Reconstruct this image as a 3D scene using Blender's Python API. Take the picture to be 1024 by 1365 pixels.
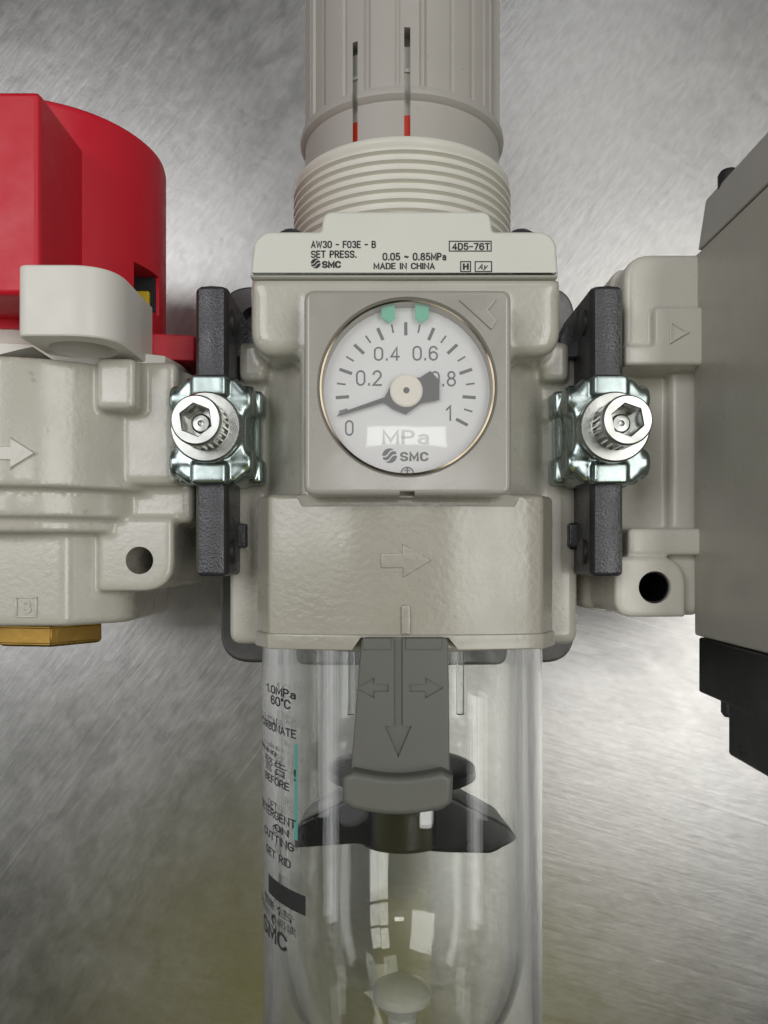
import bpy, bmesh, math, random
from mathutils import Vector, Matrix
random.seed(7)
MM = 0.001
R = math.radians
scene = bpy.context.scene
for o in list(bpy.data.objects):
    bpy.data.objects.remove(o, do_unlink=True)

# ------------------------------------------------------------------ camera
CAM_H = 180.0            # mm above the steel sheet
FPX = 1030.0             # focal length in photograph pixels (photo is 1365 high)
CX, CY = 512.0, 740.0    # foot of the camera in the photograph
cd = bpy.data.cameras.new('camera'); cam = bpy.data.objects.new('camera', cd)
scene.collection.objects.link(cam)
cam.location = (0, 0, CAM_H * MM)
cd.sensor_fit = 'VERTICAL'; cd.sensor_height = 36.0; cd.sensor_width = 27.0
cd.lens = FPX / 1365.0 * 36.0
cd.shift_y = (CY - 682.5) / 1365.0
cd.clip_start = 0.005; cd.clip_end = 20
scene.camera = cam

# ------------------------------------------------------------------ world + lamps (indoor hall)
w = bpy.data.worlds.new('World'); scene.world = w; w.use_nodes = True
bg = w.node_tree.nodes['Background']
bg.inputs[0].default_value = (0.80, 0.82, 0.78, 1); bg.inputs[1].default_value = 0.05

def area(name, loc, size, power, col, target=(0, 0, 0.04)):
    l = bpy.data.lights.new(name, 'AREA'); l.shape = 'RECTANGLE'
    l.size, l.size_y = size; l.energy = power; l.color = col
    o = bpy.data.objects.new(name, l); scene.collection.objects.link(o)
    o.location = loc
    d = Vector(target) - Vector(loc)
    za = -d.normalized(); ya = (Vector((0, 1, 0)) - za * za.y).normalized(); xa = ya.cross(za)
    o.rotation_euler = Matrix((xa, ya, za)).transposed().to_euler()      # lamp's long side runs along the sheet
    return o
for wx in (0.37, 0.60):                       # tall window of six panes, up on the right
    for wy in (-0.27, 0.04, 0.35):
        area('window_pane_lamp', (wx, wy, 1.10), (0.20, 0.27), 0.68, (1.0, 0.985, 0.96), (wx * .1, wy * .1, 0.04))
area('ceiling_lamp', (0.28, 0.80, 1.10), (0.36, 0.30), 0.55, (0.98, 0.99, 1.0))
area('overhead_lamp', (-0.55, 0.30, 1.20), (0.60, 0.60), 4.1, (0.99, 0.99, 1.0))
area('tube_lamp', (0.035, 0.12, 1.20), (0.24, 0.055), 0.30, (1.0, 1.0, 0.98), (0.004, 0.012, 0.08))
area('left_lamp', (-0.90, -0.15, 0.95), (0.6, 0.6), 0.40, (0.97, 0.99, 1.0))
for sx_, pw_ in ((-1, 1.15), (1, 1.0)):      # side windows of the hall
    area('side_window_lamp', (sx_ * 1.05, 0.0, 0.55), (0.20, 1.1), pw_, (0.98, 0.99, 1.0))
area('olive_reflection_fill', (0.0, -0.66, 1.0), (0.8, 0.4), 0.30, (0.74, 0.68, 0.06))  # added fill, stands in for unseen olive clothing mirrored in the steel
scene.view_settings.view_transform = 'Standard'
scene.view_settings.look = 'None'
scene.view_settings.exposure = 0.26
scene.view_settings.gamma = 1.0
scene.render.engine = 'CYCLES'
scene.cycles.transparent_max_bounces = 32
scene.cycles.max_bounces = 24
scene.cycles.transmission_bounces = 24
scene.cycles.glossy_bounces = 8

# ------------------------------------------------------------------ helpers
def X(px, D): return (px - CX) * D / FPX
def Y(py, D): return (CY - py) * D / FPX
def Z(D): return CAM_H - D
ORG = {}
COL = scene.collection

def lin(c):
    return tuple(((v / 255) / 12.92 if v / 255 <= .04045 else ((v / 255 + .055) / 1.055) ** 2.4) for v in c)

def mat(name, col, rough=.45, metal=0., peel=None, grain=None, vary=.06, coat=0., spec=.5, speck=0., rvar=.08, sss=0.):
    m = bpy.data.materials.new(name); m.use_nodes = True
    n = m.node_tree.nodes; L = m.node_tree.links
    b = n['Principled BSDF']
    b.inputs['Metallic'].default_value = metal
    b.inputs['Specular IOR Level'].default_value = spec
    b.inputs['Coat Weight'].default_value = coat
    b.inputs['Coat Roughness'].default_value = .12
    if sss:
        b.inputs['Subsurface Weight'].default_value = sss
        b.inputs['Subsurface Radius'].default_value = (.0012, .001, .0009)
    tc = n.new('ShaderNodeTexCoord')
    nz = n.new('ShaderNodeTexNoise'); nz.inputs['Scale'].default_value = 95; nz.inputs['Detail'].default_value = 6
    L.new(tc.outputs['Object'], nz.inputs['Vector'])
    mx = n.new('ShaderNodeMix'); mx.data_type = 'RGBA'
    mx.inputs[6].default_value = tuple(c * (1 - vary) for c in col) + (1,)
    mx.inputs[7].default_value = tuple(min(1, c * (1 + vary)) for c in col) + (1,)
    L.new(nz.outputs['Fac'], mx.inputs[0])
    out = mx.outputs[2]
    if speck:
        s = n.new('ShaderNodeTexNoise'); s.inputs['Scale'].default_value = 700; s.inputs['Detail'].default_value = 2
        L.new(tc.outputs['Object'], s.inputs['Vector'])
        r = n.new('ShaderNodeValToRGB'); r.color_ramp.elements[0].position = .70; r.color_ramp.elements[1].position = .76
        r.color_ramp.elements[0].color = (0, 0, 0, 1); r.color_ramp.elements[1].color = (speck,) * 3 + (1,)
        L.new(s.outputs['Fac'], r.inputs[0])
        m2 = n.new('ShaderNodeMix'); m2.data_type = 'RGBA'
        L.new(r.outputs[0], m2.inputs[0]); L.new(out, m2.inputs[6])
        m2.inputs[7].default_value = tuple(c * .45 for c in col) + (1,)
        out = m2.outputs[2]
    L.new(out, b.inputs['Base Color'])
    n2 = n.new('ShaderNodeTexNoise'); n2.inputs['Scale'].default_value = 210; n2.inputs['Detail'].default_value = 5
    L.new(tc.outputs['Object'], n2.inputs['Vector'])
    mr = n.new('ShaderNodeMapRange'); mr.inputs[3].default_value = max(.02, rough - rvar); mr.inputs[4].default_value = rough + rvar
    mr.inputs[1].default_value = .3; mr.inputs[2].default_value = .7
    L.new(n2.outputs['Fac'], mr.inputs[0]); L.new(mr.outputs[0], b.inputs['Roughness'])
    prev = None
    for spec_ in (peel, grain):
        if not spec_: continue
        sc, dist = spec_
        nn = n.new('ShaderNodeTexNoise'); nn.inputs['Scale'].default_value = sc; nn.inputs['Detail'].default_value = 2
        L.new(tc.outputs['Object'], nn.inputs['Vector'])
        bp = n.new('ShaderNodeBump'); bp.inputs['Distance'].default_value = dist; bp.inputs['Strength'].default_value = 1
        L.new(nn.outputs['Fac'], bp.inputs['Height'])
        if prev: L.new(prev.outputs[0], bp.inputs['Normal'])
        L.new(bp.outputs[0], b.inputs['Normal']); prev = bp
    return m

def flat(name, col, rough=.6):
    return mat(name, col, rough, vary=.03, rvar=.03)

def clear(name, tint=(1, 1, 1), edge=(.62, .64, .60), ior=1.5, film=0., rough=.02, scratch=0.):
    """thin clear plastic: what is not reflected passes through; longer path at grazing angles absorbs more"""
    m = bpy.data.materials.new(name); m.use_nodes = True
    n = m.node_tree.nodes; L = m.node_tree.links
    n.remove(n['Principled BSDF']); out = n['Material Output']
    tr = n.new('ShaderNodeBsdfTransparent'); gl = n.new('ShaderNodeBsdfGlossy'); gl.inputs['Roughness'].default_value = rough
    lw = n.new('ShaderNodeLayerWeight'); lw.inputs['Blend'].default_value = .25
    cm = n.new('ShaderNodeMix'); cm.data_type = 'RGBA'
    cm.inputs[6].default_value = tint + (1,); cm.inputs[7].default_value = edge + (1,)
    L.new(lw.outputs['Facing'], cm.inputs[0]); L.new(cm.outputs[2], tr.inputs['Color'])
    lf = n.new('ShaderNodeLayerWeight'); lf.inputs['Blend'].default_value = .5
    pw = n.new('ShaderNodeMath'); pw.operation = 'POWER'; pw.inputs[1].default_value = 4.5; L.new(lf.outputs['Facing'], pw.inputs[0])
    fr = n.new('ShaderNodeMath'); fr.operation = 'MULTIPLY_ADD'; fr.inputs[1].default_value = .80; fr.inputs[2].default_value = .04; L.new(pw.outputs[0], fr.inputs[0])
    mix = n.new('ShaderNodeMixShader')
    L.new(fr.outputs[0], mix.inputs[0]); L.new(tr.outputs[0], mix.inputs[1]); L.new(gl.outputs[0], mix.inputs[2])
    tc = n.new('ShaderNodeTexCoord')
    nz = n.new('ShaderNodeTexNoise'); nz.inputs['Scale'].default_value = 160; nz.inputs['Detail'].default_value = 3
    mp = n.new('ShaderNodeMapping'); mp.inputs['Scale'].default_value = (1, .25, 1)
    L.new(tc.outputs['Object'], mp.inputs[0]); L.new(mp.outputs[0], nz.inputs['Vector'])
    bp = n.new('ShaderNodeBump'); bp.inputs['Distance'].default_value = scratch or .00008
    L.new(nz.outputs['Fac'], bp.inputs['Height']); L.new(bp.outputs[0], gl.inputs['Normal'])
    fin = mix
    if film:
        df = n.new('ShaderNodeBsdfDiffuse'); df.inputs[0].default_value = (.9, .9, .9, 1)
        m2 = n.new('ShaderNodeMixShader'); m2.inputs[0].default_value = film
        L.new(mix.outputs[0], m2.inputs[1]); L.new(df.outputs[0], m2.inputs[2]); fin = m2
    L.new(fin.outputs[0], out.inputs['Surface'])
    return m

def merge(bm, t):
    me = bpy.data.meshes.new('tmp'); t.to_mesh(me); t.free(); bm.from_mesh(me); bpy.data.meshes.remove(me)
    return bm

def new(): return bmesh.new()

def box(bm, x0, x1, y0, y1, z0, z1, bev=0, seg=3):
    t = bmesh.new()
    bmesh.ops.create_cube(t, size=1)
    for v in t.verts:
        v.co = Vector(((x0 + x1) / 2 + v.co.x * (x1 - x0), (y0 + y1) / 2 + v.co.y * (y1 - y0), (z0 + z1) / 2 + v.co.z * (z1 - z0)))
    if bev:
        bmesh.ops.bevel(t, geom=t.edges[:], offset=bev, segments=seg, profile=.5, affect='EDGES')
    return merge(bm, t)

def fillet(pts, rad, n=6):
    """round the corners of a closed polygon; rad a number or one per corner"""
    out = []; N = len(pts)
    for i in range(N):
        r = rad[i] if isinstance(rad, (list, tuple)) else rad
        p = Vector(pts[i]); a = Vector(pts[i - 1]) - p; b = Vector(pts[(i + 1) % N]) - p
        if r <= 0: out.append(tuple(p)); continue
        la, lb = a.length, b.length
        a.normalize(); b.normalize()
        ang = math.acos(max(-1, min(1, a.dot(b))))
        d = min(r / math.tan(ang / 2), la * .49, lb * .49)
        p0, p1 = p + a * d, p + b * d
        for k in range(n + 1):
            t = k / n
            q = p0 * (1 - t) ** 2 + p * 2 * t * (1 - t) + p1 * t * t
            out.append(tuple(q))
    return out

def prism(bm, pts, a0, a1, axis='z', bev=0, seg=2, lo=True, hi=True):
    """extrude a polygon; axis z: pts are (x,y); axis y: pts are (x,z); axis x: pts are (y,z)"""
    t = bmesh.new()
    def P(u, v, a):
        return {'z': (u, v, a), 'y': (u, a, v), 'x': (a, u, v)}[axis]
    A = [t.verts.new(P(u, v, a0)) for u, v in pts]; B = [t.verts.new(P(u, v, a1)) for u, v in pts]
    f0 = t.faces.new(A); f1 = t.faces.new(B); N = len(pts)
    for i in range(N):
        t.faces.new((A[i], A[(i + 1) % N], B[(i + 1) % N], B[i]))
    bmesh.ops.recalc_face_normals(t, faces=t.faces[:])
    if bev:
        ed = set()
        if lo: ed |= set(f0.edges)
        if hi: ed |= set(f1.edges)
        bmesh.ops.bevel(t, geom=list(ed), offset=bev, segments=seg, profile=.5, affect='EDGES')
    return merge(bm, t)

def lathe(bm, prof, c, axis='y', seg=72, closed=True, a0=0, a1=2 * math.pi):
    """prof (r,h) along axis through c; capped when closed"""
    t = bmesh.new(); rings = []
    full = abs(a1 - a0 - 2 * math.pi) < 1e-6
    n = seg if full else seg + 1
    for r, h in prof:
        ring = []
        for i in range(n):
            a = a0 + (a1 - a0) * i / seg
            s, k = math.sin(a) * r, math.cos(a) * r
            co = {'y': (c[0] + s, h, c[1] + k), 'z': (c[0] + s, c[1] + k, h), 'x': (h, c[0] + s, c[1] + k)}[axis]
            ring.append(t.verts.new(co))
        rings.append(ring)
    for a, b in zip(rings, rings[1:]):
        for i in range(n if full else n - 1):
            t.faces.new((a[i], a[(i + 1) % n], b[(i + 1) % n], b[i]))
    if closed and full:
        t.faces.new(rings[0]); t.faces.new(rings[-1])
    bmesh.ops.recalc_face_normals(t, faces=t.faces[:])
    return merge(bm, t)

def mesh_of(bm, name='tmp', scale=1., off=(0, 0, 0)):
    me = bpy.data.meshes.new(name)
    o = Vector(off)
    for v in bm.verts: v.co = v.co * scale - o
    bm.to_mesh(me); bm.free(); return me

def through_mods(me, setup):
    o = bpy.data.objects.new('tmp', me); COL.objects.link(o)
    extra = setup(o)
    bpy.context.view_layer.update()
    dg = bpy.context.evaluated_depsgraph_get()
    r = bpy.data.meshes.new_from_object(o.evaluated_get(dg))
    for e in [o] + (extra or []):
        d = e.data; bpy.data.objects.remove(e, do_unlink=True)
        if d and d.users == 0: bpy.data.meshes.remove(d)
    bm = bmesh.new(); bm.from_mesh(r); bpy.data.meshes.remove(r)
    return bm

def cut(bm, cutter, op='DIFFERENCE'):
    me = mesh_of(bm); mc = mesh_of(cutter)
    def setup(o):
        c = bpy.data.objects.new('cutter', mc); COL.objects.link(c)
        m = o.modifiers.new('b', 'BOOLEAN'); m.operation = op; m.solver = 'EXACT'; m.object = c; m.use_self = len(me.polygons) < 5000
        return [c]
    return through_mods(me, setup)

def melt(bm, voxel=.4, smooth=6):
    """fuse overlapping solids into one casting with soft fillets"""
    me = mesh_of(bm)
    def setup(o):
        m = o.modifiers.new('r', 'REMESH'); m.mode = 'VOXEL'; m.voxel_size = voxel
        s = o.modifiers.new('s', 'SMOOTH'); s.factor = .5; s.iterations = smooth
    return through_mods(me, setup)

def root_org(o):
    return ORG.get(o, Vector((0, 0, 0)))

def obj(name, bm, m, parent=None, angle=35, org=None, wn=True, smooth=True):
    o0 = ORG[parent] if parent else Vector(org or (0, 0, 0))
    me = mesh_of(bm, name, MM, o0 * MM)
    me.materials.append(m)
    if smooth:
        me.shade_smooth(); me.set_sharp_from_angle(angle=R(angle))
    o = bpy.data.objects.new(name, me); COL.objects.link(o)
    ORG[o] = o0
    if parent: o.parent = parent
    else: o.location = o0 * MM
    if wn:
        k = o.modifiers.new('wn', 'WEIGHTED_NORMAL'); k.keep_sharp = True
    return o

def thing(name, label, cat, loc, group=None):
    o = bpy.data.objects.new(name, None); COL.objects.link(o); o.empty_display_size = .01
    o.location = Vector(loc) * MM; ORG[o] = Vector(loc)
    tag(o, label, cat, group); return o

def tag(o, label, cat, group=None):
    o['label'] = label; o['category'] = cat
    if group: o['group'] = group

def arc(cx, cy, rx, ry, a0, a1, n=9):
    return [(cx + rx * math.cos(R(a0 + (a1 - a0) * k / n)), cy + ry * math.sin(R(a0 + (a1 - a0) * k / n))) for k in range(n + 1)]
LOOP0 = arc(.28, .71, .28, .29, 0, 180) + arc(.28, .29, .28, .29, 180, 360) + [(.56, .71)]
GLYPH = {
 'A': (.6, [[(0, 0), (.3, 1), (.6, 0)], [(.12, .32), (.48, .32)]]),
 'B': (.54, [[(0, 0), (0, 1), (.3, 1)] + arc(.3, .765, .2, .235, 90, -90) + [(0, .53)], [(.3, .53)] + arc(.3, .265, .24, .265, 90, -90) + [(0, 0)]]),
 'C': (.58, [arc(.3, .69, .3, .31, 15, 180) + arc(.3, .31, .3, .31, 180, 345)]),
 'D': (.56, [[(0, 0), (0, 1), (.26, 1)] + arc(.26, .7, .3, .3, 90, 0) + arc(.26, .3, .3, .3, 0, -90) + [(0, 0)]]),
 'E': (.48, [[(.48, 1), (0, 1), (0, 0), (.48, 0)], [(0, .52), (.42, .52)]]),
 'F': (.48, [[(.48, 1), (0, 1), (0, 0)], [(0, .52), (.42, .52)]]),
 'G': (.6, [arc(.3, .69, .3, .31, 15, 180) + arc(.3, .31, .3, .31, 180, 360) + [(.6, .46), (.34, .46)]]),
 'H': (.56, [[(0, 0), (0, 1)], [(.56, 0), (.56, 1)], [(0, .52), (.56, .52)]]),
 'I': (.02, [[(.01, 0), (.01, 1)]]),
 'K': (.56, [[(0, 0), (0, 1)], [(.54, 1), (0, .42)], [(.16, .58), (.56, 0)]]),
 'L': (.46, [[(0, 1), (0, 0), (.46, 0)]]),
 'M': (.7, [[(0, 0), (0, 1), (.35, .2), (.7, 1), (.7, 0)]]),
 'N': (.58, [[(0, 0), (0, 1), (.58, 0), (.58, 1)]]),
 'O': (.56, [LOOP0]), 'Q': (.56, [LOOP0, [(.34, .2), (.58, -.04)]]),
 'P': (.52, [[(0, 0), (0, 1), (.28, 1)] + arc(.28, .74, .24, .26, 90, -90) + [(0, .48)]]),
 'R': (.54, [[(0, 0), (0, 1), (.28, 1)] + arc(.28, .74, .24, .26, 90, -90) + [(0, .48)], [(.28, .48), (.54, 0)]]),
 'S': (.56, [arc(.28, .745, .28, .255, 15, 270, 14) + arc(.28, .245, .28, .245, 90, -165, 14)]),
 'T': (.56, [[(0, 1), (.56, 1)], [(.28, 1), (.28, 0)]]),
 'U': (.56, [[(0, 1), (0, .29)] + arc(.28, .29, .28, .29, 180, 360) + [(.56, 1)]]),
 'V': (.58, [[(0, 1), (.29, 0), (.58, 1)]]),
 'W': (.84, [[(0, 1), (.2, 0), (.42, .85), (.64, 0), (.84, 1)]]),
 'Y': (.58, [[(0, 1), (.29, .5), (.58, 1)], [(.29, .5), (.29, 0)]]),
 'a': (.46, [arc(.24, .48, .2, .2, 150, 0) + [(.44, 0)], arc(.23, .2, .2, .2, 80, 360, 12)]),
 'y': (.46, [[(0, .68), (.25, .08)], [(.5, .68), (.18, -.12), (.05, -.16)]]),
 '0': (.56, [LOOP0]),
 '1': (.3, [[(0, .74), (.26, 1), (.26, 0)]]),
 '2': (.56, [arc(.28, .72, .27, .28, 170, -35) + [(0, 0), (.56, 0)]]),
 '3': (.56, [arc(.27, .755, .25, .245, 155, -80) , arc(.28, .262, .28, .262, 78, -155, 12)]),
 '4': (.58, [[(.42, 0), (.42, 1), (0, .27), (.58, .27)]]),
 '5': (.56, [[(.5, 1), (.09, 1), (.05, .52)] + arc(.27, .32, .28, .32, 125, -150, 12)]),
 '6': (.56, [arc(.28, .3, .28, .3, 180, -180, 16), [(0, .3), (0, .66)] + arc(.28, .69, .28, .31, 175, 25)]),
 '7': (.54, [[(0, 1), (.54, 1), (.2, 0)]]),
 '8': (.56, [arc(.28, .765, .235, .235, -90, 270, 16), arc(.28, .265, .28, .265, 90, 450, 16)]),
 '.': (.1, [[(.05, 0), (.05, .09)]]), '-': (.4, [[(0, .48), (.4, .48)]]), '!': (.1, [[(.05, 1), (.05, .3)], [(.05, .1), (.05, 0)]]),
 '~': (.5, [[(0, .42)] + arc(.13, .45, .12, .12, 180, 30, 6) + arc(.37, .5, .12, .12, 210, 360, 6)]), 'o': (.2, [arc(.1, .88, .1, .12, 0, 360, 10)]), ' ': (.28, []),
}
def text_bm(s, th=.18, gap=.24):
    """lettering of mitred strokes, one unit tall"""
    bm = bmesh.new(); x = 0.; k = 0
    for ch in s:
        wd, lines = GLYPH[ch]
        for ln in lines:
            pts = [Vector((x + a, b)) for a, b in ln]
            q = [pts[0]]
            for p_ in pts[1:]:
                if (p_ - q[-1]).length > 1e-4: q.append(p_)
            loop = (q[0] - q[-1]).length < 1e-3
            if loop: q.pop()
            n = len(q); L_ = []; R_ = []
            for i in range(n):
                d0 = (q[i] - q[i - 1]).normalized() if (i or loop) else None
                d1 = (q[(i + 1) % n] - q[i]).normalized() if (i < n - 1 or loop) else None
                d0 = d0 or d1; d1 = d1 or d0
                nv = Vector((-(d0 + d1).y, (d0 + d1).x))
                nv = nv.normalized() if nv.length > 1e-6 else Vector((-d0.y, d0.x))
                m_ = 1 / max(.45, nv.dot(Vector((-d1.y, d1.x))))
                e = Vector((0, 0))
                if not loop and i == 0: e = -d1 * th * .4
                if not loop and i == n - 1: e = d0 * th * .4
                L_.append(bm.verts.new((q[i] + e + nv * th / 2 * m_).to_3d())); R_.append(bm.verts.new((q[i] + e - nv * th / 2 * m_).to_3d()))
            for i in range(n if loop else n - 1):
                bm.faces.new((R_[i], R_[(i + 1) % n], L_[(i + 1) % n], L_[i]))
            for v in L_ + R_: v.co.z = (k % 3) * .008
            k += 1
        x += wd + gap
    return bm

def font_bm(s):
    cu = bpy.data.curves.new('t', 'FONT'); cu.body = s; cu.size = 1; cu.resolution_u = 3
    o = bpy.data.objects.new('t', cu); COL.objects.link(o)
    bpy.context.view_layer.update()
    me = bpy.data.meshes.new_from_object(o.evaluated_get(bpy.context.evaluated_depsgraph_get()))
    bpy.data.objects.remove(o, do_unlink=True); bpy.data.curves.remove(cu)
    bm = bmesh.new(); bm.from_mesh(me); bpy.data.meshes.remove(me); return bm

def fit(t, x0, x1, y0, y1, z):
    xs = [v.co.x for v in t.verts]; ys = [v.co.y for v in t.verts]
    a, b, c, d = min(xs), max(xs), min(ys), max(ys)
    for v in t.verts:
        v.co = Vector((x0 + (v.co.x - a) / (b - a) * (x1 - x0), y0 + (v.co.y - c) / (d - c) * (y1 - y0), z + v.co.z))
    return t

def ptext(bm, s, px0, px1, pt, pb, D, lift=.05, th=.21, gap=.27):
    """lettering printed flat on a face at depth D"""
    merge(bm, fit(text_bm(s, th, gap), X(px0, D), X(px1, D), Y(pb, D), Y(pt, D), Z(D) + lift))

def frame_rect(bm, px0, px1, pt, pb, D, t=.15, lift=.05):
    x0, x1, y0, y1, z = X(px0, D), X(px1, D), Y(pb, D), Y(pt, D), Z(D) + lift
    for a, b, c, d in ((x0, x1, y1 - t, y1), (x0, x1, y0, y0 + t), (x0, x0 + t, y0 + t, y1 - t), (x1 - t, x1, y0 + t, y1 - t)):
        vs = [bm.verts.new(p) for p in ((a, c, z), (b, c, z), (b, d, z), (a, d, z))]; bm.faces.new(vs)

def globe(bm, cx, cy, r, z):
    """round emblem: three wavy bands inside a circle"""
    N = 28
    for lo, hi in ((-1.2, -.42), (-.22, .22), (.42, 1.2)):
        prev = None
        for i in range(N + 1):
            s = -1 + 2 * i / N; lim = math.sqrt(max(0, 1 - s * s)); wv = .2 * math.sin(s * math.pi)
            a = max(-lim, min(lim, lo + wv)); b = max(-lim, min(lim, hi + wv))
            ct, st = math.cos(R(22)), math.sin(R(22))
            q = [bm.verts.new((cx + r * (s * ct - v * st), cy + r * (s * st + v * ct), z)) for v in (a, b)]
            if prev and (b - a > 1e-4 or prev[2] > 1e-4): bm.faces.new((prev[0], q[0], q[1], prev[1]))
            prev = (q[0], q[1], b - a)

def pp(pts, D): return [(X(a, D), Y(b, D)) for a, b in pts]

# ------------------------------------------------------------------ materials
M = {}
M['beige'] = mat('beige cast paint', lin((190, 187, 175)), .27, peel=(1100, .00005), grain=(2400, .00002), vary=.05, speck=.3, coat=.5)
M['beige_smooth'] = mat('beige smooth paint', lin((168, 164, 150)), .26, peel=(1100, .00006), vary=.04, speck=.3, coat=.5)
M['ivory'] = mat('ivory plastic', lin((218, 218, 208)), .42, grain=(1500, .00002), vary=.03, speck=.15, sss=.1)
M['greige'] = mat('greige plastic', lin((174, 170, 163)), .45, grain=(1500, .00002), vary=.04, speck=.3)
M['thread'] = mat('thread plastic', lin((216, 214, 203)), .40, vary=.03, sss=.1)
M['gauge_grey'] = mat('gauge housing grey', lin((166, 163, 154)), .24, peel=(170, .00010), vary=.04, coat=.5)
M['red'] = mat('red plastic', lin((202, 20, 42)), .42, grain=(2200, .00001), vary=.05, speck=.12)
M['white_plastic'] = mat('lock ring plastic', lin((222, 220, 211)), .42, vary=.03)
M['port_beige'] = mat('port block paint', lin((222, 218, 207)), .30, peel=(900, .00004), vary=.03, speck=.25, coat=.1)
M['box_grey'] = mat('box grey', lin((170, 167, 155)), .34, peel=(160, .00006), vary=.06, speck=.2)
M['cap_grey'] = mat('cap grey', lin((172, 169, 162)), .5, vary=.04, grain=(1500, .00002))
M['black'] = mat('black plastic', (.006, .006, .007), .35, vary=.2)
M['cast_black'] = mat('dark cast metal', (.07, .07, .075), .36, metal=.6, grain=(3000, .00009), vary=.25)
M['zinc'] = mat('green zinc plate', (.36, .425, .41), .27, metal=1, peel=(240, .00010), vary=.2, rvar=.1)
M['bolt'] = mat('bright zinc bolt', (.47, .48, .455), .30, metal=1, peel=(300, .00005), vary=.2, rvar=.12)
M['socket'] = mat('socket metal', (.38, .42, .40), .25, metal=1, peel=(500, .0002), vary=.3)
M['brass'] = mat('brass', (.50, .30, .075), .34, metal=1, peel=(200, .00008), grain=(1400, .00002), vary=.35, rvar=.14)
M['ink'] = flat('black ink', (.02, .02, .02))
M['grey_ink'] = flat('grey ink', (.06, .06, .06))
M['pale_ink'] = flat('pale ink', (.42, .42, .42))
M['dial'] = flat('dial white', (.86, .86, .86), .5)
M['green'] = mat('green marker', lin((70, 190, 150)), .4, vary=.05)
M['needle'] = mat('needle black', (.015, .015, .016), .5)
M['hub'] = mat('needle cap', lin((246, 238, 224)), .3, vary=.02)
M['ring'] = mat('gauge ring', (.22, .185, .13), .18, metal=1, vary=.2)
M['latch'] = mat('latch grey', lin((100, 101, 94)), .45, grain=(1400, .00002), vary=.05, speck=.1)
M['white'] = mat('drain white', lin((240, 240, 235)), .35, vary=.02)
M['indicator'] = mat('indicator red', lin((225, 60, 30)), .45)
M['sleeve'] = mat('indicator sleeve', lin((190, 190, 182)), .5)
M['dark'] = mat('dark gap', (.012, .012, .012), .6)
M['yellow'] = mat('yellow label', lin((205, 180, 30)), .5)
M['teal'] = mat('teal ink', lin((90, 165, 155)), .5)
def glass(name, tint, rough=.0, ior=1.49):
    m = bpy.data.materials.new(name); m.use_nodes = True
    n = m.node_tree.nodes; L = m.node_tree.links; b = n['Principled BSDF']
    b.inputs['Base Color'].default_value = tint + (1,); b.inputs['Roughness'].default_value = rough
    b.inputs['Transmission Weight'].default_value = 1; b.inputs['IOR'].default_value = ior
    tc = n.new('ShaderNodeTexCoord'); mp = n.new('ShaderNodeMapping'); mp.inputs['Scale'].default_value = (1, .2, 1)
    nz = n.new('ShaderNodeTexNoise'); nz.inputs['Scale'].default_value = 120; nz.inputs['Detail'].default_value = 2
    L.new(tc.outputs['Object'], mp.inputs[0]); L.new(mp.outputs[0], nz.inputs['Vector'])
    bp = n.new('ShaderNodeBump'); bp.inputs['Distance'].default_value = .00006; L.new(nz.outputs['Fac'], bp.inputs['Height'])
    L.new(bp.outputs[0], b.inputs['Normal'])
    return m
M['guard'] = glass('clear guard', (.985, .99, .98))
M['bowl'] = glass('clear bowl', (.98, .985, .97))
M['lens'] = clear('gauge lens with film', edge=(.9, .9, .9), film=.20, rough=.03, scratch=.00002)

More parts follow.
